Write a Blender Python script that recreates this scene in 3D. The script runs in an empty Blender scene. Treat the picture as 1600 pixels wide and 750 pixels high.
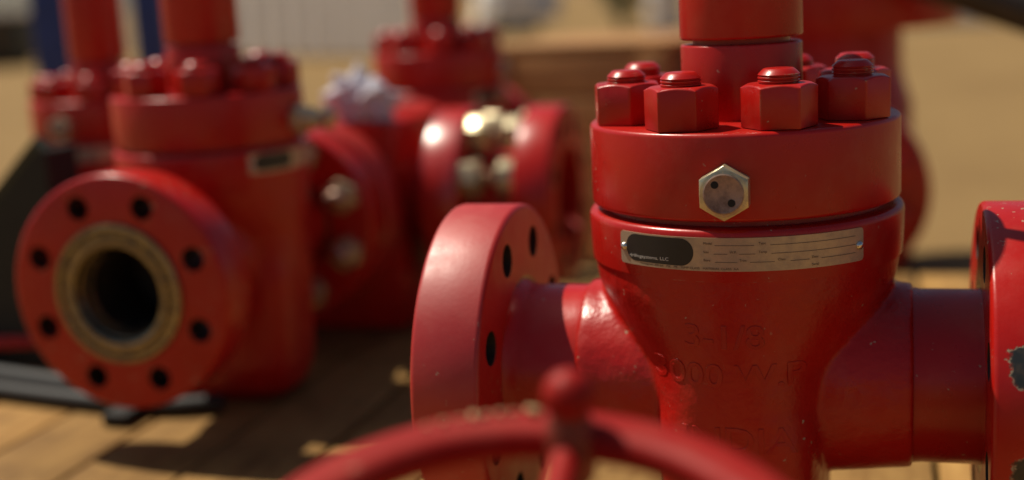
import bpy, bmesh, math, random
from mathutils import Vector, Matrix
random.seed(7)
PI = math.pi
S = bpy.context.scene
COL = S.collection
AX = 0.255                      # height of the valves' bore axis above the deck

# ---------------------------------------------------------------- camera
cd = bpy.data.cameras.new('camera'); cam = bpy.data.objects.new('camera', cd); COL.objects.link(cam)
R_ = Vector((0.96076626, 0.27218757, -0.05331157)); U_ = Vector((-0.0019553, 0.19885326, 0.98002733)); F_ = Vector((-0.27735244, 0.94147295, -0.19158371))
cam.matrix_world = Matrix(((R_.x, U_.x, -F_.x, 0.14522802), (R_.y, U_.y, -F_.y, -1.37342997), (R_.z, U_.z, -F_.z, 0.42285251 + AX), (0, 0, 0, 1)))
cd.sensor_width = 36; cd.lens = 36 * 2024.6 / 1600
cd.clip_start = 0.02; cd.clip_end = 500
cd.dof.use_dof = True; cd.dof.focus_distance = 1.235; cd.dof.aperture_fstop = 1.5
S.camera = cam

# ---------------------------------------------------------------- light
SUN_EL = math.radians(58.5); SUN_AZ = (-0.960, 0.28)
S.world = bpy.data.worlds.new('World'); S.world.use_nodes = True
wn = S.world.node_tree; bg = wn.nodes['Background']
sky = wn.nodes.new('ShaderNodeTexSky'); sky.sky_type = 'NISHITA'; sky.sun_disc = False
sky.sun_elevation = SUN_EL; sky.sun_rotation = math.atan2(SUN_AZ[0], SUN_AZ[1])
sky.dust_density = 1.5
wn.links.new(sky.outputs[0], bg.inputs[0]); bg.inputs[1].default_value = 0.05
sd = bpy.data.lights.new('sun', 'SUN'); sd.energy = 5.0; sd.angle = math.radians(0.5); sd.color = (1.0, 0.9, 0.74)
sun = bpy.data.objects.new('sun', sd); COL.objects.link(sun)
sdir = Vector((SUN_AZ[0] * math.cos(SUN_EL), SUN_AZ[1] * math.cos(SUN_EL), math.sin(SUN_EL))).normalized()
sun.rotation_euler = sdir.to_track_quat('Z', 'Y').to_euler(); sun.location = sdir * 20
vs = S.view_settings
S.display_settings.display_device = 'sRGB'
vs.view_transform = 'Standard'; vs.look = 'None'; vs.gamma = 1; vs.use_curve_mapping = False
vs.exposure = 0.03

# ---------------------------------------------------------------- materials
def mat(name):
    m = bpy.data.materials.new(name); m.use_nodes = True
    nt = m.node_tree; return m, nt, nt.nodes['Principled BSDF']
def N(nt, kind, **kw):
    n = nt.nodes.new(kind)
    for k, v in kw.items():
        if k in n.inputs: n.inputs[k].default_value = v
        else: setattr(n, k, v)
    return n
def coords(nt, seed=True):
    tc = N(nt, 'ShaderNodeTexCoord')
    if not seed: return tc.outputs['Object']
    oi = N(nt, 'ShaderNodeObjectInfo'); mu = N(nt, 'ShaderNodeMath', operation='MULTIPLY'); mu.inputs[1].default_value = 17.0
    nt.links.new(oi.outputs['Random'], mu.inputs[0])
    ad = N(nt, 'ShaderNodeVectorMath', operation='ADD')
    nt.links.new(tc.outputs['Object'], ad.inputs[0]); nt.links.new(mu.outputs[0], ad.inputs[1])
    return ad.outputs[0]
def noise(nt, vec, scale, detail=3.0, rough=0.5):
    n = N(nt, 'ShaderNodeTexNoise', Scale=scale, Detail=detail, Roughness=rough)
    nt.links.new(vec, n.inputs['Vector']); return n.outputs['Fac']
def ramp(nt, fac, a, b, ca=(0, 0, 0, 1), cb=(1, 1, 1, 1)):
    r = N(nt, 'ShaderNodeValToRGB'); e = r.color_ramp.elements
    e[0].position = a; e[1].position = b; e[0].color = ca; e[1].color = cb
    nt.links.new(fac, r.inputs[0]); return r.outputs[0]
def mix(nt, fac, a, b):
    m = N(nt, 'ShaderNodeMix', data_type='RGBA')
    for sock, v in ((m.inputs[0], fac), (m.inputs[6], a), (m.inputs[7], b)):
        if hasattr(v, 'is_output'): nt.links.new(v, sock)
        elif isinstance(v, (int, float)): sock.default_value = v
        else: sock.default_value = (*v, 1)
    return m.outputs[2]
def math_(nt, op, a, b=None):
    m = N(nt, 'ShaderNodeMath', operation=op)
    for i, v in enumerate((a, b)):
        if v is None: continue
        if hasattr(v, 'is_output'): nt.links.new(v, m.inputs[i])
        else: m.inputs[i].default_value = v
    return m.outputs[0]
def bump(nt, bs, h, strength, dist):
    b = N(nt, 'ShaderNodeBump', Strength=strength, Distance=dist)
    nt.links.new(h, b.inputs['Height']); nt.links.new(b.outputs[0], bs.inputs['Normal']); return b

def red_paint(name, cast=False, specks=0.712, edge=0.5, patches=(), rough=(0.24, 0.38), spec=0.42, tone=1.0):
    m, nt, bs = mat(name); v = coords(nt)
    c = mix(nt, ramp(nt, noise(nt, v, 9, 4), 0.35, 0.7), tuple(q * tone for q in (0.455, 0.0095, 0.0052)), tuple(q * tone for q in (0.38, 0.0072, 0.0042)))
    # dust film in loose patches
    c = mix(nt, math_(nt, 'MULTIPLY', ramp(nt, noise(nt, v, 22, 6, 0.65), 0.50, 0.85), 0.16), c, (0.42, 0.20, 0.13))
    # small chips and grit
    sp = ramp(nt, noise(nt, v, 130, 2, 0.5), specks, specks + 0.03)
    sp = math_(nt, 'MULTIPLY', sp, ramp(nt, noise(nt, v, 14, 2), 0.48, 0.6))
    c = mix(nt, sp, c, (0.42, 0.30, 0.20))
    # worn edges: the primer shows where corners are rubbed
    bv = N(nt, 'ShaderNodeBevel', samples=4); bv.inputs['Radius'].default_value = 0.0022
    ge = N(nt, 'ShaderNodeNewGeometry'); dt = N(nt, 'ShaderNodeVectorMath', operation='DOT_PRODUCT')
    nt.links.new(bv.outputs[0], dt.inputs[0]); nt.links.new(ge.outputs['Normal'], dt.inputs[1])
    eg = ramp(nt, math_(nt, 'SUBTRACT', 1.0, dt.outputs['Value']), 0.01, 0.06)
    eg = math_(nt, 'MULTIPLY', eg, ramp(nt, noise(nt, v, 38, 5, 0.7), 0.56, 0.64))
    eg = math_(nt, 'MULTIPLY', eg, edge)
    c = mix(nt, eg, c, (0.33, 0.25, 0.16))
    h = math_(nt, 'ADD', noise(nt, v, 210, 2), math_(nt, 'MULTIPLY', noise(nt, v, 32, 3), 1.6))
    mp = N(nt, 'ShaderNodeMapping'); nt.links.new(v, mp.inputs[0]); mp.inputs['Rotation'].default_value = (0.4, 0.7, 0.3); mp.inputs['Scale'].default_value = (1, 1, 14)
    sc = math_(nt, 'MULTIPLY', ramp(nt, noise(nt, mp.outputs[0], 16, 3, 0.6), 0.68, 0.72), ramp(nt, noise(nt, v, 7, 2), 0.5, 0.6))
    c = mix(nt, math_(nt, 'MULTIPLY', sc, 0.25), c, (0.30, 0.06, 0.04))
    tc = coords(nt, False)
    pm = None
    for (px, py, pz, hx, hz, col) in patches:      # flaked paint: bare metal blotches at a place of their own
        sx = N(nt, 'ShaderNodeSeparateXYZ'); nt.links.new(tc, sx.inputs[0])
        dx = math_(nt, 'DIVIDE', math_(nt, 'ABSOLUTE', math_(nt, 'SUBTRACT', sx.outputs[0], px)), hx)
        dz = math_(nt, 'DIVIDE', math_(nt, 'ABSOLUTE', math_(nt, 'SUBTRACT', sx.outputs[2], pz)), hz)
        dy = math_(nt, 'DIVIDE', math_(nt, 'ABSOLUTE', math_(nt, 'SUBTRACT', sx.outputs[1], py)), 0.06)
        dd = math_(nt, 'SQRT', math_(nt, 'ADD', math_(nt, 'POWER', dx, 3.0), math_(nt, 'POWER', dz, 3.0)))
        d = math_(nt, 'MAXIMUM', dd, dy)
        d = math_(nt, 'ADD', d, math_(nt, 'MULTIPLY', math_(nt, 'SUBTRACT', noise(nt, v, 70, 5, 0.7), 0.5), 0.75))
        d = math_(nt, 'MULTIPLY', d, 0.5)
        rim = ramp(nt, d, 0.5, 0.52, (1, 1, 1, 1), (0, 0, 0, 1))
        ins = ramp(nt, d, 0.465, 0.49, (1, 1, 1, 1), (0, 0, 0, 1))
        c = mix(nt, rim, c, mix(nt, ramp(nt, noise(nt, v, 160, 2), 0.45, 0.6), (0.20, 0.03, 0.02), (0.36, 0.29, 0.20)))
        c = mix(nt, ins, c, mix(nt, ramp(nt, noise(nt, v, 120, 5, 0.7), 0.45, 0.75), col, (0.075, 0.06, 0.045)))
        pm = rim if pm is None else math_(nt, 'MAXIMUM', pm, rim)
    if cast:
        h2 = noise(nt, v, 34, 4, 0.55)
        h = math_(nt, 'ADD', math_(nt, 'MULTIPLY', h2, 6.0), math_(nt, 'MULTIPLY', h, 0.6))
        pit = ramp(nt, noise(nt, v, 26, 2), 0.66, 0.72)
        h = math_(nt, 'SUBTRACT', h, math_(nt, 'MULTIPLY', pit, 1.0))
    if pm is not None: h = math_(nt, 'SUBTRACT', h, math_(nt, 'MULTIPLY', pm, 3.0))
    bump(nt, bs, h, 0.35 if cast else 0.22, 0.0011 if cast else 0.0005)
    nt.links.new(c, bs.inputs['Base Color'])
    rr = N(nt, 'ShaderNodeMapRange'); nt.links.new(noise(nt, v, 30, 5, 0.6), rr.inputs[0])
    rr.inputs[1].default_value = 0.3; rr.inputs[2].default_value = 0.7; rr.inputs[3].default_value = rough[0]; rr.inputs[4].default_value = rough[1]
    ro = rr.outputs[0]
    nt.links.new(ro, bs.inputs['Roughness'])
    bs.inputs['Specular IOR Level'].default_value = spec
    return m
def metal(name, col, rough, dirt=(0.2, 0.13, 0.07), amount=0.6, metallic=1.0):
    m, nt, bs = mat(name); v = coords(nt)
    f = math_(nt, 'MULTIPLY', ramp(nt, noise(nt, v, 60, 6, 0.7), 0.42, 0.7), amount)
    nt.links.new(mix(nt, f, col, dirt), bs.inputs['Base Color'])
    nt.links.new(math_(nt, 'MULTIPLY_ADD', f, 0.35), bs.inputs['Roughness'])
    bs.inputs['Roughness'].links[0].from_node.inputs[2].default_value = rough
    nt.links.new(math_(nt, 'SUBTRACT', metallic, math_(nt, 'MULTIPLY', f, 0.5)), bs.inputs['Metallic'])
    bump(nt, bs, noise(nt, v, 180, 3), 0.15, 0.0005)
    return m
def plain(name, col, rough=0.6, var=0.25, scale=12, metallic=0.0, bmp=0.2, dist=0.001):
    m, nt, bs = mat(name); v = coords(nt)
    d = tuple(x * (1 - var) for x in col)
    nt.links.new(mix(nt, ramp(nt, noise(nt, v, scale, 6, 0.6), 0.3, 0.7), col, d), bs.inputs['Base Color'])
    bs.inputs['Roughness'].default_value = rough; bs.inputs['Metallic'].default_value = metallic
    bump(nt, bs, noise(nt, v, scale * 8, 4), bmp, dist)
    return m
def wood(name, c1, c2, c3, along='Y', rough=0.65):
    m, nt, bs = mat(name); v = coords(nt)
    mp = N(nt, 'ShaderNodeMapping'); nt.links.new(v, mp.inputs[0])
    mp.inputs['Scale'].default_value = (1, 0.07, 1) if along == 'Y' else (0.07, 1, 1)
    g = noise(nt, mp.outputs[0], 55, 6, 0.6)
    b = noise(nt, v, 9, 6, 0.7)
    oi = N(nt, 'ShaderNodeObjectInfo')
    c = mix(nt, ramp(nt, g, 0.35, 0.65), c1, c2)
    c = mix(nt, math_(nt, 'MULTIPLY', ramp(nt, b, 0.42, 0.75), 0.7), c, c3)
    hsv = N(nt, 'ShaderNodeHueSaturation'); nt.links.new(c, hsv.inputs['Color'])
    nt.links.new(math_(nt, 'MULTIPLY_ADD', oi.outputs['Random'], 0.5), hsv.inputs['Value'])
    hsv.inputs['Value'].links[0].from_node.inputs[2].default_value = 0.75
    nt.links.new(hsv.outputs[0], bs.inputs['Base Color'])
    bs.inputs['Roughness'].default_value = rough; bs.inputs['Specular IOR Level'].default_value = 0.2
    bump(nt, bs, g, 0.35, 0.0015)
    return m

M_red = red_paint('red_enamel')
M_rim = red_paint('red_enamel_scuffed', specks=0.665, edge=0.7, rough=(0.42, 0.56), spec=0.85)
M_gloss = red_paint('red_enamel_glossy', specks=0.7, edge=0.3, rough=(0.28, 0.33), spec=1.0)
M_nut = red_paint('red_enamel_on_nuts', specks=0.72, edge=1.0)
M_cast = red_paint('red_enamel_on_rough_casting', cast=True, edge=0.0, rough=(0.26, 0.46))
M_chip = red_paint('red_enamel_flaked', specks=0.665, edge=0.8, patches=(
    (0.314, -0.165, AX + 0.062, 0.050, 0.023, (0.030, 0.034, 0.033)), (0.314, -0.17, AX - 0.038, 0.046, 0.022, (0.030, 0.032, 0.030))))
M_scuff = red_paint('red_enamel_with_scrapes', specks=0.665, edge=0.8, patches=(
    (-0.30, 0.115, AX + 0.14, 0.012, 0.013, (0.16, 0.15, 0.12)), (-0.29, 0.13, AX + 0.115, 0.014, 0.010, (0.17, 0.16, 0.13))))
M_brass = metal('yellow_zinc_steel', (0.64, 0.56, 0.36), 0.28, (0.24, 0.16, 0.08), 0.6, 0.75)
M_stud = metal('bare_stud_steel', (0.50, 0.36, 0.28), 0.36, (0.16, 0.09, 0.06), 0.6)
M_face = metal('bare_seal_face', (0.31, 0.26, 0.165), 0.27, (0.15, 0.10, 0.05), 0.85)
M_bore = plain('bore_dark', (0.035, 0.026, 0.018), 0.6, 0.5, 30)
M_plugface = metal('rusty_plug_face', (0.38, 0.26, 0.20), 0.5, (0.10, 0.05, 0.035), 0.95, 0.3)
M_black = plain('black_void', (0.006, 0.006, 0.006), 0.7, 0.2)
M_plate = metal('aluminium_plate', (0.50, 0.40, 0.29), 0.42, (0.30, 0.21, 0.13), 0.45, 0.75)
M_logo = plain('black_print', (0.012, 0.012, 0.015), 0.35, 0.3, 80, bmp=0.05)
M_ink = plain('brown_ink', (0.07, 0.04, 0.025), 0.6, 0.2)
M_white = plain('white_print', (0.60, 0.56, 0.50), 0.5, 0.1)
M_rivet = metal('rivet_steel', (0.72, 0.68, 0.62), 0.22, (0.3, 0.25, 0.2), 0.3)
M_deck = wood('deck_planks', (0.40, 0.232, 0.072), (0.29, 0.155, 0.045), (0.11, 0.05, 0.015))
M_bear = plain('dark_bearer', (0.16, 0.09, 0.045), 0.8, 0.4, 10)
M_crate = wood('crate_boards', (0.60, 0.33, 0.13), (0.48, 0.24, 0.095), (0.38, 0.18, 0.075), 'X')
M_sand = None

# ---------------------------------------------------------------- mesh helpers
def finish(bm, name, sharp=32, mats=None):
    bmesh.ops.recalc_face_normals(bm, faces=bm.faces)
    me = bpy.data.meshes.new(name); bm.to_mesh(me); bm.free()
    for p in me.polygons: p.use_smooth = True
    me.set_sharp_from_angle(angle=math.radians(sharp))
    return me
def obj(name, me, m=None, parent=None):
    o = bpy.data.objects.new(name, me); COL.objects.link(o)
    if m is not None:
        me.materials.clear(); me.materials.append(m)
    if parent is not None: o.parent = parent
    return o
def tag(o, label=None, cat=None, group=None, kind=None):
    for k, v in (('label', label), ('category', cat), ('group', group), ('kind', kind)):
        if v: o[k] = v
    return o
def thing(name, label, cat, loc=(0, 0, 0), rotz=0, group=None):
    o = bpy.data.objects.new(name, None); COL.objects.link(o); o.location = loc; o.rotation_euler = (0, 0, rotz)
    o.empty_display_size = 0.05
    return tag(o, label, cat, group)
def parts(o, base): return [c for c in o.children if c.name.split('.')[0] == base]
def copy_tree(o, parent=None):
    c = o.copy(); COL.objects.link(c); c.parent = parent
    for ch in list(o.children): copy_tree(ch, c)
    return c
def lathe(bm, prof, segs=96, M=Matrix(), closed=False):
    """profile of (r, z) turned about Z, then moved by M"""
    rings = []
    for r, z in prof:
        if r < 1e-6: rings.append([bm.verts.new(M @ Vector((0, 0, z)))])
        else: rings.append([bm.verts.new(M @ Vector((r * math.cos(2 * PI * k / segs), r * math.sin(2 * PI * k / segs), z))) for k in range(segs)])
    n = len(rings)
    for i in range(n if closed else n - 1):
        a, b = rings[i], rings[(i + 1) % n]
        for k in range(segs):
            k2 = (k + 1) % segs
            if len(a) == 1 and len(b) == 1: continue
            if len(a) == 1: bm.faces.new((a[0], b[k], b[k2]))
            elif len(b) == 1: bm.faces.new((a[k], b[0], a[k2]))
            else: bm.faces.new((a[k], b[k], b[k2], a[k2]))
def rounded(r, z0, z1, c, n=3, r0=0.0):
    """profile of a disc with rounded outer corners"""
    p = [(r0, z0)]
    for i in range(n + 1):
        a = PI / 2 * i / n; p.append((r - c + c * math.sin(a), z0 + c - c * math.cos(a)))
    for i in range(n + 1):
        a = PI / 2 * i / n; p.append((r - c + c * math.cos(a), z1 - c + c * math.sin(a)))
    p.append((r0, z1)); return p
RX = Matrix.Rotation(PI / 2, 4, 'Y')            # turns Z onto X
def box(bm, x0, x1, y0, y1, z0, z1, M=Matrix(), bev=0.0):
    r = bmesh.ops.create_cube(bm, size=1.0)
    vs_ = r['verts']
    for v in vs_:
        v.co = M @ Vector(((x0 + x1) / 2 + v.co.x * (x1 - x0), (y0 + y1) / 2 + v.co.y * (y1 - y0), (z0 + z1) / 2 + v.co.z * (z1 - z0)))
    if bev:
        es = list({e for v in vs_ for e in v.link_edges})
        bmesh.ops.bevel(bm, geom=es, offset=bev, segments=2, affect='EDGES', profile=0.6)
def tube(bm, pts, rad, segs=12, caps=True):
    pts = [Vector(p) for p in pts]; rings = []
    prev = None
    for i, p in enumerate(pts):
        t = (pts[min(i + 1, len(pts) - 1)] - pts[max(i - 1, 0)]).normalized()
        if prev is None:
            u = t.orthogonal().normalized()
        else:
            u = (prev - t * prev.dot(t)).normalized()
        prev = u; w = t.cross(u)
        r = rad[i] if isinstance(rad, (list, tuple)) else rad
        rings.append([bm.verts.new(p + r * (math.cos(2 * PI * k / segs) * u + math.sin(2 * PI * k / segs) * w)) for k in range(segs)])
    for a, b in zip(rings, rings[1:]):
        for k in range(segs): bm.faces.new((a[k], a[(k + 1) % segs], b[(k + 1) % segs], b[k]))
    if caps:
        bm.faces.new(list(reversed(rings[0]))); bm.faces.new(rings[-1])
def spline(P, n=8):
    P = [Vector(p) for p in P]; out = []
    Q = [2 * P[0] - P[1]] + P + [2 * P[-1] - P[-2]]
    for i in range(1, len(Q) - 2):
        for k in range(n):
            t = k / n; a, b, c, d = Q[i - 1], Q[i], Q[i + 1], Q[i + 2]
            out.append(0.5 * ((2 * b) + (c - a) * t + (2 * a - 5 * b + 4 * c - d) * t * t + (3 * b - a - 3 * c + d) * t ** 3))
    return out + [P[-1]]
def evaluated(me, mods, sharp=32, name='mesh'):
    o = bpy.data.objects.new('tmp', me); COL.objects.link(o)
    for kind, kw in mods:
        md = o.modifiers.new('m', kind)
        for k, v in kw.items(): setattr(md, k, v)
    dg = bpy.context.evaluated_depsgraph_get(); dg.update()
    out = bpy.data.meshes.new_from_object(o.evaluated_get(dg)); out.name = name
    bpy.data.objects.remove(o)
    for p in out.polygons: p.use_smooth = True
    if sharp: out.set_sharp_from_angle(angle=math.radians(sharp))
    return out
def boolean(me, cut, op, sharp=32, name='mesh'):
    c = bpy.data.objects.new('cut', cut); COL.objects.link(c)
    out = evaluated(me, [('BOOLEAN', dict(object=c, operation=op, solver='EXACT'))], sharp, name)
    bpy.data.objects.remove(c); return out
def text_mesh(body, size, extrude=0.0, bevel=0.0, align='LEFT', xscale=1.0):
    cu = bpy.data.curves.new('t', 'FONT'); cu.body = body; cu.size = size; cu.extrude = extrude; cu.bevel_depth = bevel
    cu.align_x = align; cu.align_y = 'CENTER'; cu.resolution_u = 3
    o = bpy.data.objects.new('t', cu); COL.objects.link(o)
    dg = bpy.context.evaluated_depsgraph_get(); dg.update()
    me = bpy.data.meshes.new_from_object(o.evaluated_get(dg)); bpy.data.objects.remove(o)
    me.transform(Matrix.Diagonal((xscale, 1, 1, 1))); return me

# ---------------------------------------------------------------- the setting
def sand():
    m, nt, bs = mat('sandy_ground'); v = coords(nt, False)
    c = mix(nt, ramp(nt, noise(nt, v, 0.35, 7, 0.7), 0.38, 0.64), (0.28, 0.18, 0.073), (0.23, 0.143, 0.057))
    c = mix(nt, math_(nt, 'MULTIPLY', ramp(nt, noise(nt, v, 9, 6, 0.7), 0.5, 0.8), 0.5), c, (0.18, 0.11, 0.05))
    nt.links.new(c, bs.inputs['Base Color']); bs.inputs['Roughness'].default_value = 0.95; bs.inputs['Specular IOR Level'].default_value = 0.15
    bump(nt, bs, noise(nt, v, 24, 6, 0.7), 0.5, 0.02); return m
bm = bmesh.new(); n = 40
gv = [[bm.verts.new(((i / n - 0.5) * 400, (j / n - 0.5) * 400 + 120, -0.15)) for i in range(n + 1)] for j in range(n + 1)]
for j in range(n):
    for i in range(n): bm.faces.new((gv[j][i], gv[j][i + 1], gv[j + 1][i + 1], gv[j + 1][i]))
tag(obj('ground', finish(bm, 'ground'), sand()), kind='structure')

deck = thing('wooden_deck', None, None); tag(deck, kind='structure')
bm = bmesh.new(); box(bm, -0.0850, 0.0850, -1.25, 1.60, -0.045, 0.0, bev=0.005)
plank_me = finish(bm, 'plank'); plank_me.materials.append(M_deck)
PW = 0.1775
for i in range(24):
    o = bpy.data.objects.new('plank', plank_me); COL.objects.link(o); o.parent = deck
    o.location = (-1.03 + PW / 2 + PW * (i - 10), random.uniform(-0.02, 0.012), random.uniform(-0.003, 0.0))
    o.rotation_euler = (0, random.uniform(-0.006, 0.006), random.uniform(-0.003, 0.003))
bm = bmesh.new(); box(bm, -2.75, 1.45, -0.06, 0.06, -0.152, -0.05, bev=0.004)
bear_me = finish(bm, 'bearer'); bear_me.materials.append(M_bear)
for y in (-1.1, -0.2, 0.7, 1.5):
    o = bpy.data.objects.new('bearer', bear_me); COL.objects.link(o); o.parent = deck; o.location = (0, y, 0)

# ---------------------------------------------------------------- valve meshes (origin on the deck under the valve)
ZB, ZT, ZG = AX + 0.1926, AX + 0.2776, AX + 0.3593
def super_ring(bm, a, b, e, z, segs=72):
    out = []
    for k in range(segs):
        t = 2 * PI * k / segs; c, s = math.cos(t), math.sin(t)
        out.append(bm.verts.new((a * math.copysign(abs(c) ** (2 / e), c), b * math.copysign(abs(s) ** (2 / e), s), z)))
    return out
def body_mesh():
    bm = bmesh.new()
    L = [(0.1605, 0.1605, 2, 0.176), (0.1605, 0.1605, 2, 0.140), (0.1560, 0.1595, 2, 0.110), (0.138, 0.158, 2, 0.076), (0.110, 0.1545, 2.1, 0.036), (0.092, 0.1505, 2.8, -0.004),
         (0.085, 0.147, 4.2, -0.042), (0.085, 0.137, 4.5, -0.19), (0.072, 0.128, 3.8, -0.232), (0.058, 0.108, 3, -0.252)]
    rings = [super_ring(bm, a, b, e, AX + z) for a, b, e, z in L]
    for p, q in zip(rings, rings[1:]):
        for k in range(72): bm.faces.new((p[k], p[(k + 1) % 72], q[(k + 1) % 72], q[k]))
    bm.faces.new(rings[0]); bm.faces.new(list(reversed(rings[-1])))
    M = Matrix.Translation((0, 0, AX)) @ RX
    lathe(bm, [(0, -0.172), (0.0965, -0.172), (0.0985, -0.15), (0.1035, -0.10), (0.106, 0), (0.1035, 0.10), (0.0985, 0.15), (0.0965, 0.172), (0, 0.172)], 72, M)
    # small raised pad under the nameplate that frames the cast lettering
    bmesh.ops.recalc_face_normals(bm, faces=bm.faces)
    me = bpy.data.meshes.new('b'); bm.to_mesh(me); bm.free()
    return evaluated(me, [('REMESH', dict(mode='VOXEL', voxel_size=0.0035, use_smooth_shade=True)), ('SMOOTH', dict(iterations=9, factor=0.5))], None, 'body')
def flange_mesh():
    bm = bmesh.new(); lathe(bm, rounded(0.1823, 0.25, 0.3253, 0.006, 3, 0.100), 128, Matrix.Translation((0, 0, AX)) @ RX, closed=True)
    me = finish(bm, 'f')
    bm = bmesh.new()
    for k in range(8):
        a = PI / 8 + k * PI / 4
        lathe(bm, [(0, 0.2), (0.0185, 0.2), (0.0185, 0.4), (0, 0.4)], 28, Matrix.Translation((0, 0.1417 * math.cos(a), AX + 0.1417 * math.sin(a))) @ RX)
    bmesh.ops.recalc_face_normals(bm, faces=bm.faces)
    cut = bpy.data.meshes.new('c'); bm.to_mesh(cut); bm.free()
    out = boolean(me, cut, 'DIFFERENCE', 40, 'flange')
    for p in out.polygons:                       # the bolt hole walls take the dark bore colour
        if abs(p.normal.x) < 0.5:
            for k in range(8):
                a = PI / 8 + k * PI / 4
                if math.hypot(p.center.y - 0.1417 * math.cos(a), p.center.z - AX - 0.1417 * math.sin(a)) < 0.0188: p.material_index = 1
    return out
def seal_mesh():
    bm = bmesh.new(); MX = Matrix.Translation((0, 0, AX)) @ RX
    lathe(bm, [(0.108, 0.3255), (0.108, 0.330), (0.106, 0.332), (0.099, 0.332), (0.095, 0.3255), (0.088, 0.3255), (0.085, 0.332), (0.078, 0.332), (0.074, 0.330), (0.0725, 0.318), (0.0705, 0.316), (0.0665, 0.300), (0.0640, 0.296), (0.0640, 0.2515), (0.1005, 0.2505)], 96, MX)
    return finish(bm, 'seal_face', 25)
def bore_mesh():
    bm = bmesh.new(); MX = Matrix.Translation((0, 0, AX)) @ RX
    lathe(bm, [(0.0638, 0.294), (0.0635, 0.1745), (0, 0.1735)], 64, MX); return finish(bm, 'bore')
def mirror(me, name):
    m2 = me.copy(); m2.name = name; m2.transform(Matrix.Rotation(PI, 4, 'Z')); return m2
def nut_mesh(cr=0.0365, h=0.0415, ch=0.006):
    bm = bmesh.new()
    lathe(bm, [(0, 0), (cr, 0), (cr, h), (0, h)], 6); me = finish(bm, 'n', 30)
    ap = cr * math.cos(PI / 6)
    bm = bmesh.new()
    t = math.tan(math.radians(27))
    lathe(bm, [(0, -0.001), (cr + 0.001, -0.001), (cr + 0.001, h - (cr + 0.001 - ap * 0.96) * t), (ap * 0.96, h), (0, h)], 72)
    bmesh.ops.recalc_face_normals(bm, faces=bm.faces); cut = bpy.data.meshes.new('c'); bm.to_mesh(cut); bm.free()
    me = boolean(me, cut, 'INTERSECT', 30, 'nut')
    return evaluated(me, [('BEVEL', dict(width=0.0012, segments=2, limit_method='ANGLE', angle_limit=math.radians(40)))], 30, 'nut')
def stud_mesh(h0, h1, r=0.0195):
    bm = bmesh.new()
    p = [(0, h0), (r, h0)]; z = h0 + 0.0016
    while z < h1 - 0.0075:
        p += [(r, z), (r - 0.0013, z + 0.0010), (r - 0.0013, z + 0.0014), (r, z + 0.0024)]; z += 0.0034
    p += [(r, h1 - 0.0058), (r - 0.002, h1 - 0.0036), (r - 0.0052, h1 - 0.0006), (r - 0.0066, h1), (0, h1 - 0.0004)]
    lathe(bm, p, 40)
    return finish(bm, 'stud', 40)
PLR = 0.1648                                   # radius of the nameplate, its middle angle and height
PH0, PZ, PL, PHT = math.radians(3.6), AX + 0.1628, 0.2610, 0.0325
def wrap(u, v, off=0.0):
    a = PH0 + (u - PL / 2) / PLR; r = PLR + off
    return Vector((r * math.sin(a), -r * math.cos(a), PZ + v))
def strip(bm, u0, u1, v0, v1, off, rc, n=40, thick=0.0):
    """bent strip with rounded ends of corner radius rc"""
    us = set(u0 + (u1 - u0) * k / n for k in range(n + 1))
    for k in range(1, 8):
        d = rc * (1 - math.cos(PI / 2 * k / 8)); us.add(u0 + d); us.add(u1 - d)
    us = sorted(us); top, bot = [], []
    for u in us:
        d = min(u - u0, u1 - u); q = rc - math.sqrt(max(0, rc * rc - (rc - d) ** 2)) if d < rc else 0.0
        q = min(q, (v1 - v0) / 2 - 1e-5)
        top.append((u, v1 - q)); bot.append((u, v0 + q))
    T = [bm.verts.new(wrap(u, v, off)) for u, v in top]; B = [bm.verts.new(wrap(u, v, off)) for u, v in bot]
    for i in range(len(us) - 1): bm.faces.new((B[i], B[i + 1], T[i + 1], T[i]))
    if thick:
        loop = B + list(reversed(T)); uv = bot + list(reversed(top))
        D = [bm.verts.new(wrap(u, v, off - thick)) for u, v in uv]
        for i in range(len(loop)):
            j = (i + 1) % len(loop); bm.faces.new((loop[i], D[i], D[j], loop[j]))
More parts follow.
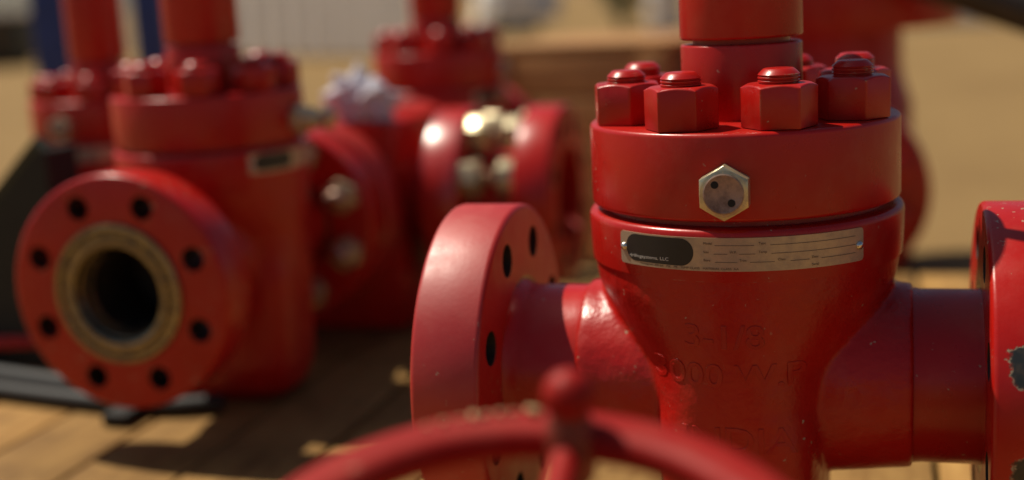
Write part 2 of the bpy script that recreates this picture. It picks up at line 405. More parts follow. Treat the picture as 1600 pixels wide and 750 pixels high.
def nameplate(parent):
    bm = bmesh.new(); strip(bm, 0, PL, -PHT / 2, PHT / 2, 0.0, 0.004, 48, 0.0026)
    pl = obj('nameplate', finish(bm, 'nameplate', 40), M_plate, parent)
    bm = bmesh.new(); strip(bm, 0.0090, 0.0880, -PHT / 2 + 0.0042, PHT / 2 - 0.0015, 0.0003, 0.0131, 30)
    obj('logo_panel', finish(bm, 'logo_panel'), M_logo, pl)
    for u, v in ((0.0055, 0.0005), (PL - 0.0055, -0.001)):
        a = PH0 + (u - PL / 2) / PLR
        M = Matrix.Translation(wrap(u, v, 0)) @ Matrix.Rotation(a, 4, 'Z') @ Matrix.Rotation(PI / 2, 4, 'X')
        bm = bmesh.new(); lathe(bm, [(0.0042, 0), (0.0039, 0.0014), (0.0028, 0.0026), (0.0014, 0.0032), (0, 0.0034)], 20, M)
        obj('rivet', finish(bm, 'rivet'), M_rivet, pl)
    def lettering(items, m, name):
        for body, u, v, size, xs in items:
            t = text_mesh(body, size, xscale=xs)
            for vv in t.vertices: vv.co = wrap(u + vv.co.x, v + vv.co.y, 0.0006)
            bm = bmesh.new(); bm.from_mesh(t); obj(name, finish(bm, name), m, pl)
    lettering([('drillingsystems, LLC', 0.0140, -0.0068, 0.0046, 1.30)], M_white, 'logo_lettering')
    s = 0.0034
    lettering([('Model', 0.098, 0.0108, s, 1), ('Type', 0.150, 0.0108, s, 1), ('Size', 0.098, 0.0025, s, 1), ('W.P.', 0.123, 0.0025, s, 1), ('Temp', 0.150, 0.0025, s, 1),
               ('Bore', 0.098, -0.0055, s, 1), ('Trim', 0.132, -0.0055, s, 1), ('Class', 0.168, -0.0055, s, 1), ('Date', 0.201, -0.0055, s, 1), ('Serial', 0.201, -0.0128, s, 1),
               ('Monogram  API 6A   PSL   PR   TEMP CLASS   MATERIAL CLASS  AA', 0.028, -0.0137, 0.0030, 1.2)], M_ink, 'field_lettering')
    bm = bmesh.new()
    for u0, u1, v in ((0.109, 0.146, 0.009), (0.161, 0.250, 0.009), (0.108, 0.121, 0.0007), (0.132, 0.147, 0.0007), (0.162, 0.250, 0.0007),
                      (0.109, 0.130, -0.0073), (0.142, 0.165, -0.0073), (0.180, 0.199, -0.0073), (0.211, 0.250, -0.0073)):
        strip(bm, u0, u1, v - 0.0002, v + 0.0002, 0.0006, 0.0001, 10)
    obj('rule_lines', finish(bm, 'rule_lines'), M_ink, pl)
    return pl

def make_valve():
    t = thing('gate_valve', 'large sharp red gate valve in the foreground with silver hex plug and full nameplate', 'valve', group='red gate valves on the deck')
    obj('body', body_mesh(), M_cast, t)
    bm = bmesh.new()
    lathe(bm, [(0, 0.12), (0.1618, 0.135), (0.1626, 0.145), (0.1638, 0.179), (0.1632, 0.1826), (0.1615, 0.1850), (0.1585, 0.1862), (0.150, 0.1864), (0.1455, 0.1866), (0.145, 0.1930), (0, 0.1926)], 128, Matrix.Translation((0, 0, AX)))
    obj('body_flange', finish(bm, 'body_flange', 50), M_red, t)
    bm = bmesh.new(); lathe(bm, rounded(0.16, ZB, ZT, 0.0045, 4), 160); obj('bonnet', finish(bm, 'bonnet', 45), M_red, t)
    bm = bmesh.new(); lathe(bm, rounded(0.0624, ZT - 0.004, ZG - 0.0055, 0.0022, 3), 96); obj('packing_gland', finish(bm, 'packing_gland', 45), M_red, t)
    bm = bmesh.new(); lathe(bm, [(0.050, ZG - 0.010), (0.050, ZG + 0.003)], 64)
    lathe(bm, rounded(0.0630, ZG, AX + 0.50, 0.0025, 3), 96); obj('stem_housing', finish(bm, 'stem_housing', 45), M_red, t)
    MX = Matrix.Translation((0, 0, AX)) @ RX
    bm = bmesh.new(); lathe(bm, [(0.066, 0.170), (0.0915, 0.170), (0.0918, 0.173), (0.0908, 0.18), (0.0908, 0.235), (0.0935, 0.246), (0.098, 0.2515), (0.066, 0.2515)], 96, MX, closed=True)
    noz = finish(bm, 'nozzle', 45)
    fl = flange_mesh(); se = seal_mesh(); bo = bore_mesh()
    for k in (0, 1):
        f = (lambda me: mirror(me, me.name)) if k == 0 else (lambda me: me.copy())
        obj('nozzle', f(noz), M_red, t)
        o = obj('flange', f(fl), M_rim if k == 0 else M_chip, t); idx = [p.material_index for p in fl.polygons]
        o.data.materials.append(M_bore); o.data.polygons.foreach_set('material_index', idx)
        if k == 1: o.location.x = -0.012
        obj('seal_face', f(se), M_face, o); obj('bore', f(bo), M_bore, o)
    nm, sm = nut_mesh(), stud_mesh(0.039, 0.0555, 0.0200)
    nm.materials.append(M_nut); sm.materials.append(M_nut)
    for k in range(8):
        a = PI / 8 + k * PI / 4
        o = bpy.data.objects.new('bonnet_nut', nm); COL.objects.link(o); o.parent = t
        o.location = (0.1225 * math.cos(a), 0.1225 * math.sin(a), ZT + 0.0005); o.rotation_euler = (0, 0, random.uniform(0, PI))
        s = bpy.data.objects.new('stud', sm); COL.objects.link(s); s.parent = o; s.location = (0, 0, random.uniform(-0.003, 0.003))
    # hex plug in the front of the bonnet
    Mp = Matrix.Translation((0.0, -0.157, AX + 0.2235)) @ Matrix.Rotation(PI / 2, 4, 'X')
    hm = nut_mesh(0.0262, 0.0215)
    hm.transform(Mp @ Matrix.Rotation(PI / 6, 4, 'Z')); pg = obj('hex_plug', hm, M_brass, t)
    bm = bmesh.new(); lathe(bm, [(0.0192, 0.0205), (0.0192, 0.0224), (0.0180, 0.0230), (0.0165, 0.0222), (0, 0.0216)], 40, Mp); obj('plug_face', finish(bm, 'plug_face'), M_plugface, pg)
    bm = bmesh.new()
    for x, y in ((-0.0080, 0.0088), (0.0074, -0.0085)):
        lathe(bm, [(0.0036, 0.0210), (0.0036, 0.0223), (0, 0.0223)], 20, Mp @ Matrix.Translation((x, y, 0)))
    obj('pin_holes', finish(bm, 'pin_holes'), M_black, pg)
    nameplate(t)
    from mathutils.bvhtree import BVHTree
    bme = parts(t, 'body')[0].data
    tree = BVHTree.FromPolygons([v.co for v in bme.vertices], [list(p.vertices) for p in bme.polygons])
    for body, x, z, size in (('3-1/8', -0.006, 0.078, 0.034), ('3000 W.P', -0.006, 0.038, 0.034), ('INDIA', 0.004, -0.030, 0.038)):
        tm = text_mesh(body, size, 0.0004, 0.0004, 'CENTER', 1.12)
        for v in tm.vertices:
            hit = tree.ray_cast(Vector((x + v.co.x, -0.4, AX + z + v.co.y)), Vector((0, 1, 0)))[0]
            ys = hit.y if hit else -0.1
            v.co = Vector((x + v.co.x, ys - 0.0001 - v.co.z, AX + z + v.co.y))
        bm = bmesh.new(); bm.from_mesh(tm); obj('cast_lettering', finish(bm, 'cast_lettering', 40), M_cast, t)
    return t
main = make_valve()

# other valves are copies of the first one, with labels of their own
left = copy_tree(main); left.location = (-0.967, 0.615, 0); left.rotation_euler = (0, 0, PI / 2)
left['label'] = 'red gate valve at left whose open flange with a bare metal ring faces the camera'
far = copy_tree(main); far.location = (-1.46, 1.05, 0); far.scale = (0.93,) * 3
far['label'] = 'red gate valve at far left, half hidden behind the valve with the open bore'
mid = copy_tree(main); mid.location = (-0.925, 1.70, 0); mid.rotation_euler = (0, 0, PI / 2)
mid['label'] = 'most distant red gate valve, its bonnet rising above the tee block with the cloth'
for v in (left, far, mid):
    for c in parts(v, 'cast_lettering'): bpy.data.objects.remove(c)
    for q in parts(v, 'nameplate'):
        for c in list(q.children):
            if c.name.startswith(('field_', 'logo_lettering', 'rule_')): bpy.data.objects.remove(c)
for base in ('flange', 'nozzle'):                # its left end is a plain stub
    c = parts(far, base)[0]
    for q in list(c.children): bpy.data.objects.remove(q)
    bpy.data.objects.remove(c)
for c in parts(left, 'flange'):                 # left valve has its own, scraped, front flange
    c.data = c.data.copy(); c.data.materials[0] = M_scuff
for v in (far, mid):
    for c in parts(v, 'flange'): c.data = c.data.copy(); c.data.materials[0] = M_rim

bm = bmesh.new(); lathe(bm, [(0.020, AX + 0.499), (0.020, AX + 0.53), (0.0075, AX + 0.535), (0.0075, AX + 1.0), (0, AX + 1.0)], 24); obj('stem', finish(bm, 'stem'), M_stud, main)
bm = bmesh.new(); lathe(bm, [(0, 0), (0.019, 0), (0.019, 0.016), (0.014, 0.020), (0.013, 0.030), (0.017, 0.034), (0.018, 0.044), (0.012, 0.052), (0, 0.054)], 24, Matrix.Translation((0, -0.179, AX + 0.225)) @ Matrix.Rotation(PI / 2, 4, 'X'))
obj('grease_fitting', finish(bm, 'grease_fitting', 40), M_brass, left)

bm = bmesh.new(); lathe(bm, [(0.050, ZG - 0.010), (0.050, ZG + 0.003)], 64); lathe(bm, rounded(0.0630, ZG, AX + 0.70, 0.0025, 3), 96); lh = finish(bm, 'stem_housing', 45); lh.materials.append(M_red)
for v in (left, far, mid): parts(v, 'stem_housing')[0].data = lh
# studs and nuts through the left valve's rear flange
def flange_nuts(t, xf, sgn, zc=AX, jut=0.028, cr=0.033, h=0.034):
    """nuts on a flange face at local x = xf, pointing along sgn"""
    nm = nut_mesh(cr, h); sm = stud_mesh(0.02, h + jut, 0.0165)
    nm.materials.append(M_brass); sm.materials.append(M_stud)
    for k in range(8):
        a = PI / 8 + k * PI / 4
        o = bpy.data.objects.new('flange_nut', nm); COL.objects.link(o); o.parent = t
        o.matrix_local = Matrix.Translation((xf, 0.1417 * math.cos(a), zc + 0.1417 * math.sin(a))) @ Matrix.Rotation(sgn * PI / 2, 4, 'Y') @ Matrix.Rotation(random.uniform(0, 1), 4, 'Z')
        s = bpy.data.objects.new('stud', sm); COL.objects.link(s); s.parent = o
flange_nuts(left, 0.249, -1)

# ---------------------------------------------------------------- tee block behind the left valve and the spool bolted to it
t = thing('tee_block', 'plain red square block between the left valve and the far valve, cloth on top', 'pipe fitting', (-0.967, 1.19, 0))
bm = bmesh.new(); box(bm, -0.17, 0.17, -0.165, 0.175, 0.002, AX + 0.17, bev=0.012); obj('block', finish(bm, 'block', 40), M_red, t)
fl_me = parts(main, 'flange')[1].data.copy(); fl_me.materials[0] = M_rim
o = obj('flange', fl_me, None, t); o.location = (0, -0.165 + 0.25 - 0.0765 - 0.001 - 0.0, 0); o.rotation_euler = (0, 0, 0)
o.matrix_local = Matrix.Translation((0, -0.166 - 0.0825 - 0.25 + 0.008, 0)) @ Matrix.Rotation(PI / 2, 4, 'Z')
t2 = thing('flanged_spool', 'short red flanged spool with bright yellow nuts, bolted to the side of the tee block', 'pipe spool', (-0.745, 1.19, 0))
fg = fl_me.copy(); fg.materials[0] = M_gloss
a = obj('flange', fg, None, t2); a.location = (-0.25, 0, 0)
fb = fl_me.copy(); fb.materials[0] = M_red
b = obj('flange', fb, None, t2); b.location = (-0.25 + 0.190, 0, 0)
bm = bmesh.new(); lathe(bm, [(0.09, -0.06), (0.09, 0.191)], 48, Matrix.Translation((0, 0, AX)) @ RX); obj('pipe', finish(bm, 'pipe'), M_red, t2)
flange_nuts(t2, 0.0758, 1, cr=0.038, h=0.040, jut=0.018)
flange_nuts(t2, 0.1895, -1, cr=0.037, h=0.034, jut=0.010)

# crumpled cloth on the block
def cloth(seed):
    rnd = random.Random(seed); bm = bmesh.new()
    bmesh.ops.create_icosphere(bm, subdivisions=5, radius=1.0)
    from mathutils import noise as mn
    for v in bm.verts:
        p = v.co.copy()
        d = abs(mn.noise(p * 1.6 + Vector((3, seed, 1)))) * 0.8 + abs(mn.noise(p * 3.2 + Vector((seed, 9, 4)))) * 0.34 + abs(mn.noise(p * 8 + Vector((1, 2, seed)))) * 0.03
        q = p * (0.62 + d)
        v.co = Vector((q.x * 0.066, q.y * 0.05, max(0.001, 0.040 + q.z * 0.064)))
    return finish(bm, 'cloth', 60)
o = obj('cloth_rag', cloth(5), plain('grey_lilac_cloth', (0.74, 0.72, 0.80), 0.9, 0.3, 25, bmp=0.4)); o.location = (-0.885, 1.08, AX + 0.171)
tag(o, 'crumpled grey lilac cloth rag lying on the red tee block', 'rag')

# ---------------------------------------------------------------- large fitting behind the main valve
t = thing('choke_body', 'dark red column with a wide round cap standing behind the sharp valve', 'choke valve', (0.015, 2.36, -0.15))
KZ = 0.278
bm = bmesh.new(); lathe(bm, [(0, 0.002), (0.19, 0.002), (0.20, 0.02), (0.20, 0.46), (0.18, 0.52), (0.172, 0.56), (0.172, 0.675)], 96); obj('body', finish(bm, 'body', 40), M_red, t)
bm = bmesh.new(); lathe(bm, rounded(0.318, 0.67, 0.85, 0.006, 3), 128); obj('cap', finish(bm, 'cap', 45), M_red, t)
bm = bmesh.new(); lathe(bm, [(0.13, 0.849), (0.13, 1.05), (0.04, 1.06), (0, 1.06)], 64); obj('stem_housing', finish(bm, 'stem_housing', 40), M_red, t)
nm = parts(main, 'bonnet_nut')[0].data
for k in range(8):
    a = PI / 8 + k * PI / 4; o = bpy.data.objects.new('cap_nut', nm); COL.objects.link(o); o.parent = t; o.location = (0.25 * math.cos(a), 0.25 * math.sin(a), 0.85); o.scale = (1.25,) * 3
bm = bmesh.new(); lathe(bm, [(0.118, -0.12), (0.118, -0.36)], 64, Matrix.Translation((0, 0, KZ)) @ Matrix.Rotation(-PI / 2, 4, 'X')); obj('nozzle', finish(bm, 'nozzle'), M_red, t)
bm = bmesh.new(); lathe(bm, rounded(0.237, 0.34, 0.44, 0.008, 3), 128, Matrix.Translation((0, 0, KZ)) @ Matrix.Rotation(PI / 2, 4, 'X')); o = obj('flange', finish(bm, 'flange', 45), M_red, t)
nb_ = nut_mesh(0.04, 0.04); nb_.materials.append(M_nut)
for k in range(8):
    a = PI / 8 + k * PI / 4; q = bpy.data.objects.new('flange_nut', nb_); COL.objects.link(q); q.parent = t
    q.matrix_local = Matrix.Translation((0.165 * math.cos(a), -0.4395, KZ + 0.165 * math.sin(a))) @ Matrix.Rotation(PI / 2, 4, 'X')

# ---------------------------------------------------------------- handwheel in front
WC = Vector((-0.033, -0.784, 0.1155 + AX)); t1, tt = 0.065, 0.222
nrm = Vector((math.sin(t1), -math.sin(tt) * math.cos(t1), math.cos(tt) * math.cos(t1))).normalized()
ux = Vector((0, 1, 0)).cross(nrm).normalized(); uy = nrm.cross(ux)
WM = Matrix(((ux.x, uy.x, nrm.x, WC.x), (ux.y, uy.y, nrm.y, WC.y), (ux.z, uy.z, nrm.z, WC.z), (0, 0, 0, 1)))
M_wheel = red_paint('red_wheel_paint', specks=0.72, edge=0.6, rough=(0.5, 0.65), spec=0.22, tone=0.68)
hw = thing('handwheel_valve', 'blurred red handwheel with a round knob, cut off by the bottom edge of the photo', 'handwheel')
hw.matrix_world = WM
RW = 0.154
bm = bmesh.new()
for i in range(1):
    prof = [(RW + 0.0175 * math.copysign(abs(math.cos(2 * PI * k / 28)) ** 0.72, math.cos(2 * PI * k / 28)), 0.0120 * math.copysign(abs(math.sin(2 * PI * k / 28)) ** 0.72, math.sin(2 * PI * k / 28))) for k in range(28)]
    lathe(bm, prof, 128, closed=True)
obj('rim', finish(bm, 'rim', 80), M_wheel, hw)
bm = bmesh.new(); lathe(bm, [(0, -0.03), (0.026, -0.03), (0.03, -0.026), (0.03, 0.016), (0.026, 0.02), (0.013, 0.02), (0.013, 0.03), (0, 0.03)], 48); obj('hub', finish(bm, 'hub', 40), M_wheel, hw)
KA = math.radians(93.5)
for k in range(4):
    a = KA + k * PI / 2; bm = bmesh.new()
    tube(bm, [Vector((math.cos(a) * r, math.sin(a) * r, z)) for r, z in ((0.025, -0.012), (0.06, -0.010), (0.11, -0.004), (RW, -0.001))], [0.0125, 0.011, 0.010, 0.0105], 14)
    obj('spoke', finish(bm, 'spoke', 60), M_wheel, hw)
KR = RW - 0.010
bm = bmesh.new(); M = Matrix.Translation((math.cos(KA) * KR, math.sin(KA) * KR, 0))
lathe(bm, [(0, -0.026), (0.013, -0.026), (0.0155, -0.021), (0.0160, 0.010), (0.0135, 0.017), (0.0120, 0.021), (0.0120, 0.026)], 32, M)
hd = obj('handle', finish(bm, 'handle', 40), metal('greasy_handle_paint', (0.24, 0.02, 0.015), 0.4, (0.12, 0.06, 0.03), 0.9, 0.0), hw)
bm = bmesh.new(); lathe(bm, [(0.0118, 0.0225)] + [(0.0162 * math.sin(a), 0.0345 - 0.0162 * math.cos(a)) for a in [PI * k / 12 for k in range(3, 12)]] + [(0, 0.0507)], 32, M)
obj('knob', finish(bm, 'knob', 60), M_wheel, hd)
bm = bmesh.new(); lathe(bm, [(0, -0.07), (0.013, -0.07), (0.013, -0.025), (0, -0.025)], 24); obj('stem', finish(bm, 'stem'), M_stud, hw)
for c in main.children:                          # small valve carrying the wheel, unseen below the frame, added to cut bounce light
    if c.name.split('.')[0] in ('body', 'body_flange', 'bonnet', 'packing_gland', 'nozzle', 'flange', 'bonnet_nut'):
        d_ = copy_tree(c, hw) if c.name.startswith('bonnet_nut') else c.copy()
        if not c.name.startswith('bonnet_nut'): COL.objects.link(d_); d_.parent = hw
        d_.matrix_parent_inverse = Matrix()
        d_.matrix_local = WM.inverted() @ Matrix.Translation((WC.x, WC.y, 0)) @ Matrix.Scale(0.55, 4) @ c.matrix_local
# crumbs of wood lying on the rim
M_chipw = plain('sawdust_wood', (0.55, 0.40, 0.19), 0.85, 0.4, 60)
def crumb(seed, s):
    rnd = random.Random(seed); bm = bmesh.new(); bmesh.ops.create_icosphere(bm, subdivisions=2, radius=1)
    for v in bm.verts: v.co = Vector((v.co.x * s, v.co.y * s * 0.7, v.co.z * s * 0.5)) * rnd.uniform(0.75, 1.2)
    return finish(bm, 'wood_crumb', 20)
crumbs = [(102.5, 0.0052, 'large pale wood crumb on top of the handwheel rim beside the knob'), (107, 0.003, None), (110, 0.0034, None), (113.5, 0.0028, None), (116, 0.0036, None), (119, 0.0022, None), (123, 0.0028, None), (127, 0.002, None)]
for i, (deg, s, lab) in enumerate(crumbs):
    a = math.radians(deg); p = WM @ Vector((math.cos(a) * (RW + 0.004), math.sin(a) * (RW + 0.004), 0.0126 + s * 0.35))
    o = obj('wood_crumb', crumb(i, s), M_chipw); o.location = p; o.rotation_euler = (0.2, 0.3, i * 1.3)
    tag(o, lab or 'small sawdust crumb on the left part of the handwheel rim', 'wood crumb', 'sawdust crumbs on the handwheel rim')

# ---------------------------------------------------------------- small things at the left
M_hose = plain('black_rubber', (0.010, 0.011, 0.013), 0.6, 0.4, 40)
for pts, r, lab in (
    ([(-2.1, 0.72, 0.016), (-1.75, 0.60, 0.016), (-1.42, 0.525, 0.016), (-1.15, 0.475, 0.016), (-1.02, 0.47, 0.016), (-0.93, 0.50, 0.016)], 0.015, 'front black rubber hose on the planks under the open flange'),
    ([(-2.1, 0.78, 0.018), (-1.75, 0.67, 0.018), (-1.40, 0.585, 0.018), (-1.16, 0.535, 0.018), (-1.06, 0.53, 0.018)], 0.017, 'rear black rubber hose on the planks behind the other hose')):
    bm = bmesh.new(); tube(bm, spline(pts), r, 14); tag(obj('rubber_hose', finish(bm, 'rubber_hose', 60), M_hose), lab, 'hose', 'black hoses at the left edge')
bm = bmesh.new(); tube(bm, [(-2.0, 0.60, 0.052), (-1.22, 0.745, 0.052)], 0.0125, 16)
o = tag(obj('red_bar', finish(bm, 'red_bar', 60), M_red), 'thin red steel bar lying low at the left edge above the hoses', 'bar')
for k, x in enumerate((-1.85, -1.36)):
    bm = bmesh.new(); box(bm, x - 0.03, x + 0.03, 0.60 + (x + 2) * 0.186 - 0.05, 0.66 + (x + 2) * 0.186, 0.001, 0.0385, bev=0.003)
    tag(obj('timber_block', finish(bm, 'timber_block'), M_deck), ('pale timber block under the red bar beside the open flange', 'pale timber block under the outer end of the red bar')[1 - k], 'block')
bm = bmesh.new(); box(bm, -1.10, -1.055, 0.40, 0.46, 0.001, 0.022, bev=0.003)
tag(obj('rubber_chock', finish(bm, 'rubber_chock'), M_black), 'small black chock on the planks right below the open flange', 'chock')
# dark green chest with a sloping lid
M_green = plain('dark_green_steel', (0.045, 0.06, 0.035), 0.45, 0.5, 14)
t = thing('tool_chest', 'dark green steel chest with steep sloping lid at the left edge', 'tool chest', (-1.445, 0.80, 0))
bm = bmesh.new()
xs = [(-0.45, 0.0), (0.12, 0.0), (0.12, 0.42), (0.06, 0.50), (-0.16, 0.16)]
xs = [(-0.36, 0.002), (0.11, 0.002), (0.11, 0.40), (0.085, 0.455), (-0.36, -0.0)]
P0 = [bm.verts.new((x, -0.10, z)) for x, z in ((-0.36, 0.002), (0.08, 0.002), (0.08, 0.425), (0.06, 0.425), (-0.36, 0.03))]
P1 = [bm.verts.new((v.co.x, 0.0, v.co.z)) for v in P0]
bm.faces.new(list(reversed(P0))); bm.faces.new(P1)
for i in range(5): bm.faces.new((P0[i], P0[(i + 1) % 5], P1[(i + 1) % 5], P1[i]))
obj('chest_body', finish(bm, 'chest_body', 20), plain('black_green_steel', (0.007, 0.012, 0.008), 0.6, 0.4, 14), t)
bm = bmesh.new(); tube(bm, [(-0.36, -0.075, 0.032), (0.062, -0.075, 0.435)], 0.024, 4); obj('lid_rail', finish(bm, 'lid_rail', 20), M_green, t)

# ---------------------------------------------------------------- background
# crate
t = thing('wooden_crate', 'large brown wooden crate behind the valves, its shaded side towards the camera', 'crate', (-0.655, 2.64, -0.15), -0.22)
bw = 0.60; nb = 5; hh = 0.63 / nb
bm = bmesh.new(); box(bm, -bw / 2, bw / 2, -0.322, -0.30, 0.004, hh - 0.004, bev=0.003); me = finish(bm, 'board'); me.materials.append(M_crate)
bm = bmesh.new(); box(bm, -bw / 2, bw / 2, 0.30, 0.322, 0.004, hh - 0.004, bev=0.003); me2 = finish(bm, 'board'); me2.materials.append(M_crate)
for k in range(nb):
    for mm in (me, me2):
        o = bpy.data.objects.new('board', mm); COL.objects.link(o); o.parent = t; o.location = (0, 0, k * hh)
bm = bmesh.new(); box(bm, -bw / 2 + 0.002, bw / 2 - 0.002, -0.297, 0.297, 0.003, 0.625); obj('inner_box', finish(bm, 'inner_box'), M_bear, t)
bm = bmesh.new(); box(bm, -bw / 2, bw / 2, -0.325, 0.325, 0.632, 0.655, bev=0.003); obj('lid', finish(bm, 'lid'), M_crate, t)
bm = bmesh.new(); box(bm, -0.04, 0.04, -0.345, -0.3235, 0.002, 0.63, bev=0.003); me = finish(bm, 'batten'); me.materials.append(M_crate)
for x in (-bw / 2 + 0.05, bw / 2 - 0.05):
    o = bpy.data.objects.new('batten', me); COL.objects.link(o); o.parent = t; o.location = (x, 0, 0)

# pale sheet wall
A, B = Vector((-11.9, 17.9, -0.15)), Vector((-5.5, 14.0, -0.15)); d = (B - A); Lw = d.length; d.normalize(); ang = math.atan2(d.y, d.x)
t = thing('sheet_wall', 'pale grey metal sheet wall with upright seams far behind at left', 'wall', A, ang)
M_sheet = plain('pale_sheet', (0.80, 0.76, 0.72), 0.5, 0.12, 3)
pw = 0.53; bm = bmesh.new()
for k in range(4):
    x0 = k * pw / 4 + 0.02; box(bm, x0, x0 + pw / 4 - 0.045, -0.03, 0.0, 0.06, 2.6)
box(bm, 0.003, pw - 0.003, 0.0, 0.03, 0.05, 2.6); pm = finish(bm, 'sheet_panel', 20); pm.materials.append(M_sheet)
bm = bmesh.new(); box(bm, -0.035, 0.035, -0.06, -0.031, 0.05, 2.6, bev=0.004); sm = finish(bm, 'seam_strip', 20); sm.materials.append(plain('seam_white', (0.86, 0.84, 0.80), 0.35, 0.05))
for k in range(int(Lw / pw)):
    o = bpy.data.objects.new('sheet_panel', pm); COL.objects.link(o); o.parent = t; o.location = (k * pw, 0, 0)
    o = bpy.data.objects.new('seam_strip', sm); COL.objects.link(o); o.parent = t; o.location = (k * pw, 0, 0)

# blue posts
M_blue = plain('blue_post_paint', (0.015, 0.045, 0.23), 0.4, 0.3, 8)
for x, y, lab in ((-2.94, 3.03, 'dark blue steel post left of the red stem of the far left valve'), (-2.585, 3.14, 'dark blue steel post right of the red stem of the far left valve')):
    t = thing('blue_post', lab, 'post', (x, y, -0.15), 0.25, 'blue posts behind the left valves')
    w = 0.07 if x < -2.7 else 0.058
    bm = bmesh.new(); box(bm, -w, w, -w, w, 0.012, 1.7, bev=0.006); obj('shaft', finish(bm, 'shaft'), M_blue, t)
    bm = bmesh.new(); box(bm, -0.12, 0.12, -0.12, 0.12, 0.0, 0.0115, bev=0.003); obj('base_plate', finish(bm, 'base_plate'), M_blue, t)

# sheeted heap and tyres
M_tyre = plain('tyre_rubber', (0.02, 0.02, 0.02), 0.8, 0.2)
def at(px, py, z):                              # ground point seen at a place of the 1600-wide photo
    C_ = Vector((0.14522802, -1.37342997, 0.42285251 + AX)); d = F_ + R_ * ((px - 800) / 2024.6) - U_ * ((py - 375) / 2024.6)
    return C_ + d * ((z - C_.z) / d.z)
from mathutils import noise as mnoise
bm = bmesh.new(); bmesh.ops.create_icosphere(bm, subdivisions=5, radius=1.0)
for v in bm.verts:
    p = v.co.copy(); q = 1 + 0.22 * mnoise.noise(p * 2.3) + 0.07 * abs(mnoise.noise(p * 6))
    v.co = Vector((p.x * 1.05 * q, p.y * 0.95 * q, max(0.0, p.z * 1.5 * q + 0.25)))
o = obj('sheeted_heap', finish(bm, 'sheeted_heap', 60), plain('white_sheet', (0.82, 0.80, 0.76), 0.6, 0.08, 3)); o.location = at(806, 30, -0.15)
tag(o, 'sunlit white sheeted heap far behind, left of the green shrub', 'heap')
for px, lab in ((778, 'dark tyre lying on the sand in front of the white heap, the left one'), (816, 'dark tyre lying on the sand in front of the white heap, the right one')):
    bm = bmesh.new(); lathe(bm, [(0.17, 0.02), (0.22, 0.0), (0.30, 0.0), (0.325, 0.03), (0.325, 0.16), (0.30, 0.19), (0.22, 0.19), (0.17, 0.17), (0.18, 0.1)], 40, closed=True)
    o = obj('tyre', finish(bm, 'tyre', 40), M_tyre); o.location = at(px, 52, -0.149); tag(o, lab, 'tyre', 'tyres by the white heap')

# shrub
def shrub(loc, r, h, lab, n=2600):
    t = thing('leafy_shrub', lab, 'shrub', loc)
    rnd = random.Random(int(abs(loc[0]) * 100)); bm = bmesh.new()
    clumps = [(Vector((rnd.uniform(-r, r) * 0.7, rnd.uniform(-r, r) * 0.7, rnd.uniform(0.25, 1) * h)), rnd.uniform(0.18, 0.34)) for _ in range(16)]
    for i in range(n):
        c, cr = rnd.choice(clumps); p = c + Vector((rnd.gauss(0, 1), rnd.gauss(0, 1), rnd.gauss(0, 1))) * cr * 0.55
        if p.z < 0.1: continue
        u = Vector((rnd.gauss(0, 1), rnd.gauss(0, 1), rnd.gauss(0, 1))).normalized(); w = u.orthogonal().normalized(); s = rnd.uniform(0.03, 0.06)
        bm.faces.new([bm.verts.new(p + q) for q in (u * s, w * s * 0.45, -u * s, -w * s * 0.45)])
    obj('foliage', finish(bm, 'foliage'), plain('shrub_leaves', (0.085, 0.13, 0.03), 0.6, 0.5, 6), t)
    bm = bmesh.new()
    for k in range(5):
        a = k * 1.26; tube(bm, spline([(0, 0, 0), (0.1 * math.cos(a), 0.1 * math.sin(a), h * 0.35), (r * 0.55 * math.cos(a), r * 0.55 * math.sin(a), h * 0.75)], 4), 0.018, 6)
    obj('stems', finish(bm, 'stems'), M_bear, t)
shrub((-4.06, 19.9, -0.15), 0.5, 1.3, 'green leafy shrub far behind, above the wooden crate')
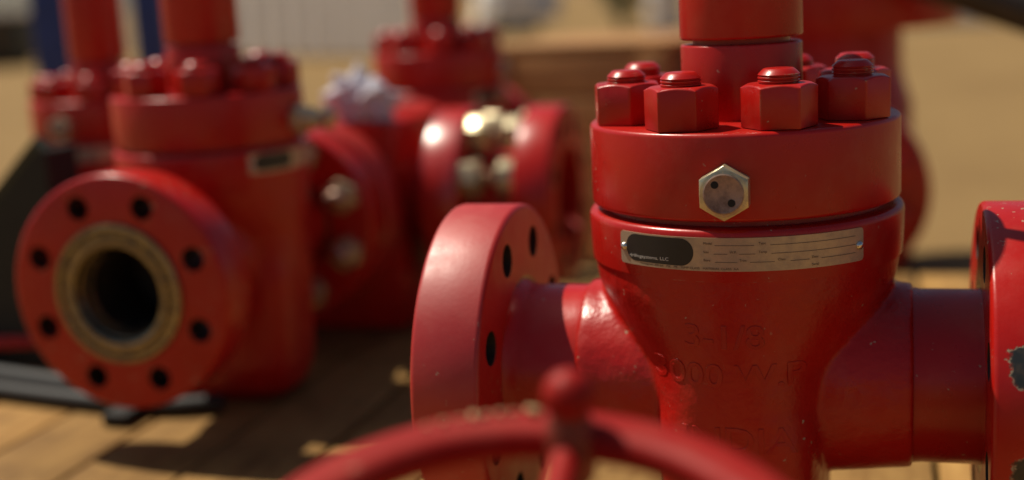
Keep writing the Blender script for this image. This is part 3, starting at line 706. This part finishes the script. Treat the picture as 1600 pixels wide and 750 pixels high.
# white drum beside the shrub
t = thing('white_drum', 'pale drum standing far behind between the shrub and the sharp valve stem', 'drum', (-3.25, 19.4, -0.15))
bm = bmesh.new(); lathe(bm, [(0, 0.001), (0.28, 0.001), (0.29, 0.02), (0.285, 0.04), (0.285, 0.30), (0.295, 0.315), (0.285, 0.33), (0.285, 0.60), (0.295, 0.615), (0.285, 0.63), (0.285, 0.90), (0.29, 0.92), (0.28, 0.925), (0.27, 0.905), (0, 0.905)], 40)
obj('drum_shell', finish(bm, 'drum_shell', 40), M_sheet, t)
bm = bmesh.new(); lathe(bm, [(0, 0.9055), (0.03, 0.9055), (0.03, 0.92), (0, 0.92)], 16, Matrix.Translation((0.15, 0, 0))); obj('bung', finish(bm, 'bung'), M_tyre, t)
# dark cabinet at far left
t = thing('generator_box', 'dark box with a white lid far behind at the upper left corner', 'generator', (-13.6, 16.6, -0.15), 0.3)
bm = bmesh.new(); box(bm, -1.2, 0.52, -0.5, 0.5, 0.08, 0.80, bev=0.02); obj('cabinet', finish(bm, 'cabinet'), plain('dark_olive', (0.035, 0.035, 0.022), 0.6, 0.4), t)
bm = bmesh.new(); box(bm, -1.3, 0.58, -0.58, 0.58, 0.801, 0.90, bev=0.02); obj('lid', finish(bm, 'lid'), M_sheet, t)
for x in (-0.6, -0.35, -0.1, 0.15):
    bm = bmesh.new(); box(bm, x, x + 0.12, -0.515, -0.501, 0.2, 0.7, bev=0.004); obj('louvre', finish(bm, 'louvre'), M_bear, t)
bm = bmesh.new(); box(bm, -1.1, 0.4, -0.4, 0.4, 0.0, 0.079); obj('skid', finish(bm, 'skid'), M_tyre, t)
# dark steel pipe on a stand at upper right
t = thing('steel_pipe', 'dark steel pipe slanting across the upper right corner of the photo', 'pipe', (0, 0, 0))
bm = bmesh.new(); tube(bm, [(0.10, 2.00, AX + 0.445), (0.62, 2.03, AX + 0.235)], 0.05, 24); obj('pipe_barrel', finish(bm, 'pipe_barrel', 50), plain('dark_pipe_steel', (0.05, 0.035, 0.025), 0.5, 0.4), t)
bm = bmesh.new(); tube(bm, [(0.70, 2.034, -0.149), (0.70, 2.034, AX + 0.17)], 0.022, 12); obj('stand_leg', finish(bm, 'stand_leg'), M_bear, t)
bm = bmesh.new(); box(bm, 0.58, 0.80, 1.99, 2.08, AX + 0.155, AX + 0.172, bev=0.003); obj('saddle', finish(bm, 'saddle'), M_bear, t)
# pale kerb line far right
bm = bmesh.new(); box(bm, -0.6, 1.6, 17.2, 17.6, -0.149, 0.06, bev=0.02)
tag(obj('concrete_block', finish(bm, 'concrete_block'), M_sheet), 'long pale concrete block far behind at the upper right', 'block')

S.render.engine = 'CYCLES'
S.cycles.max_bounces = 8
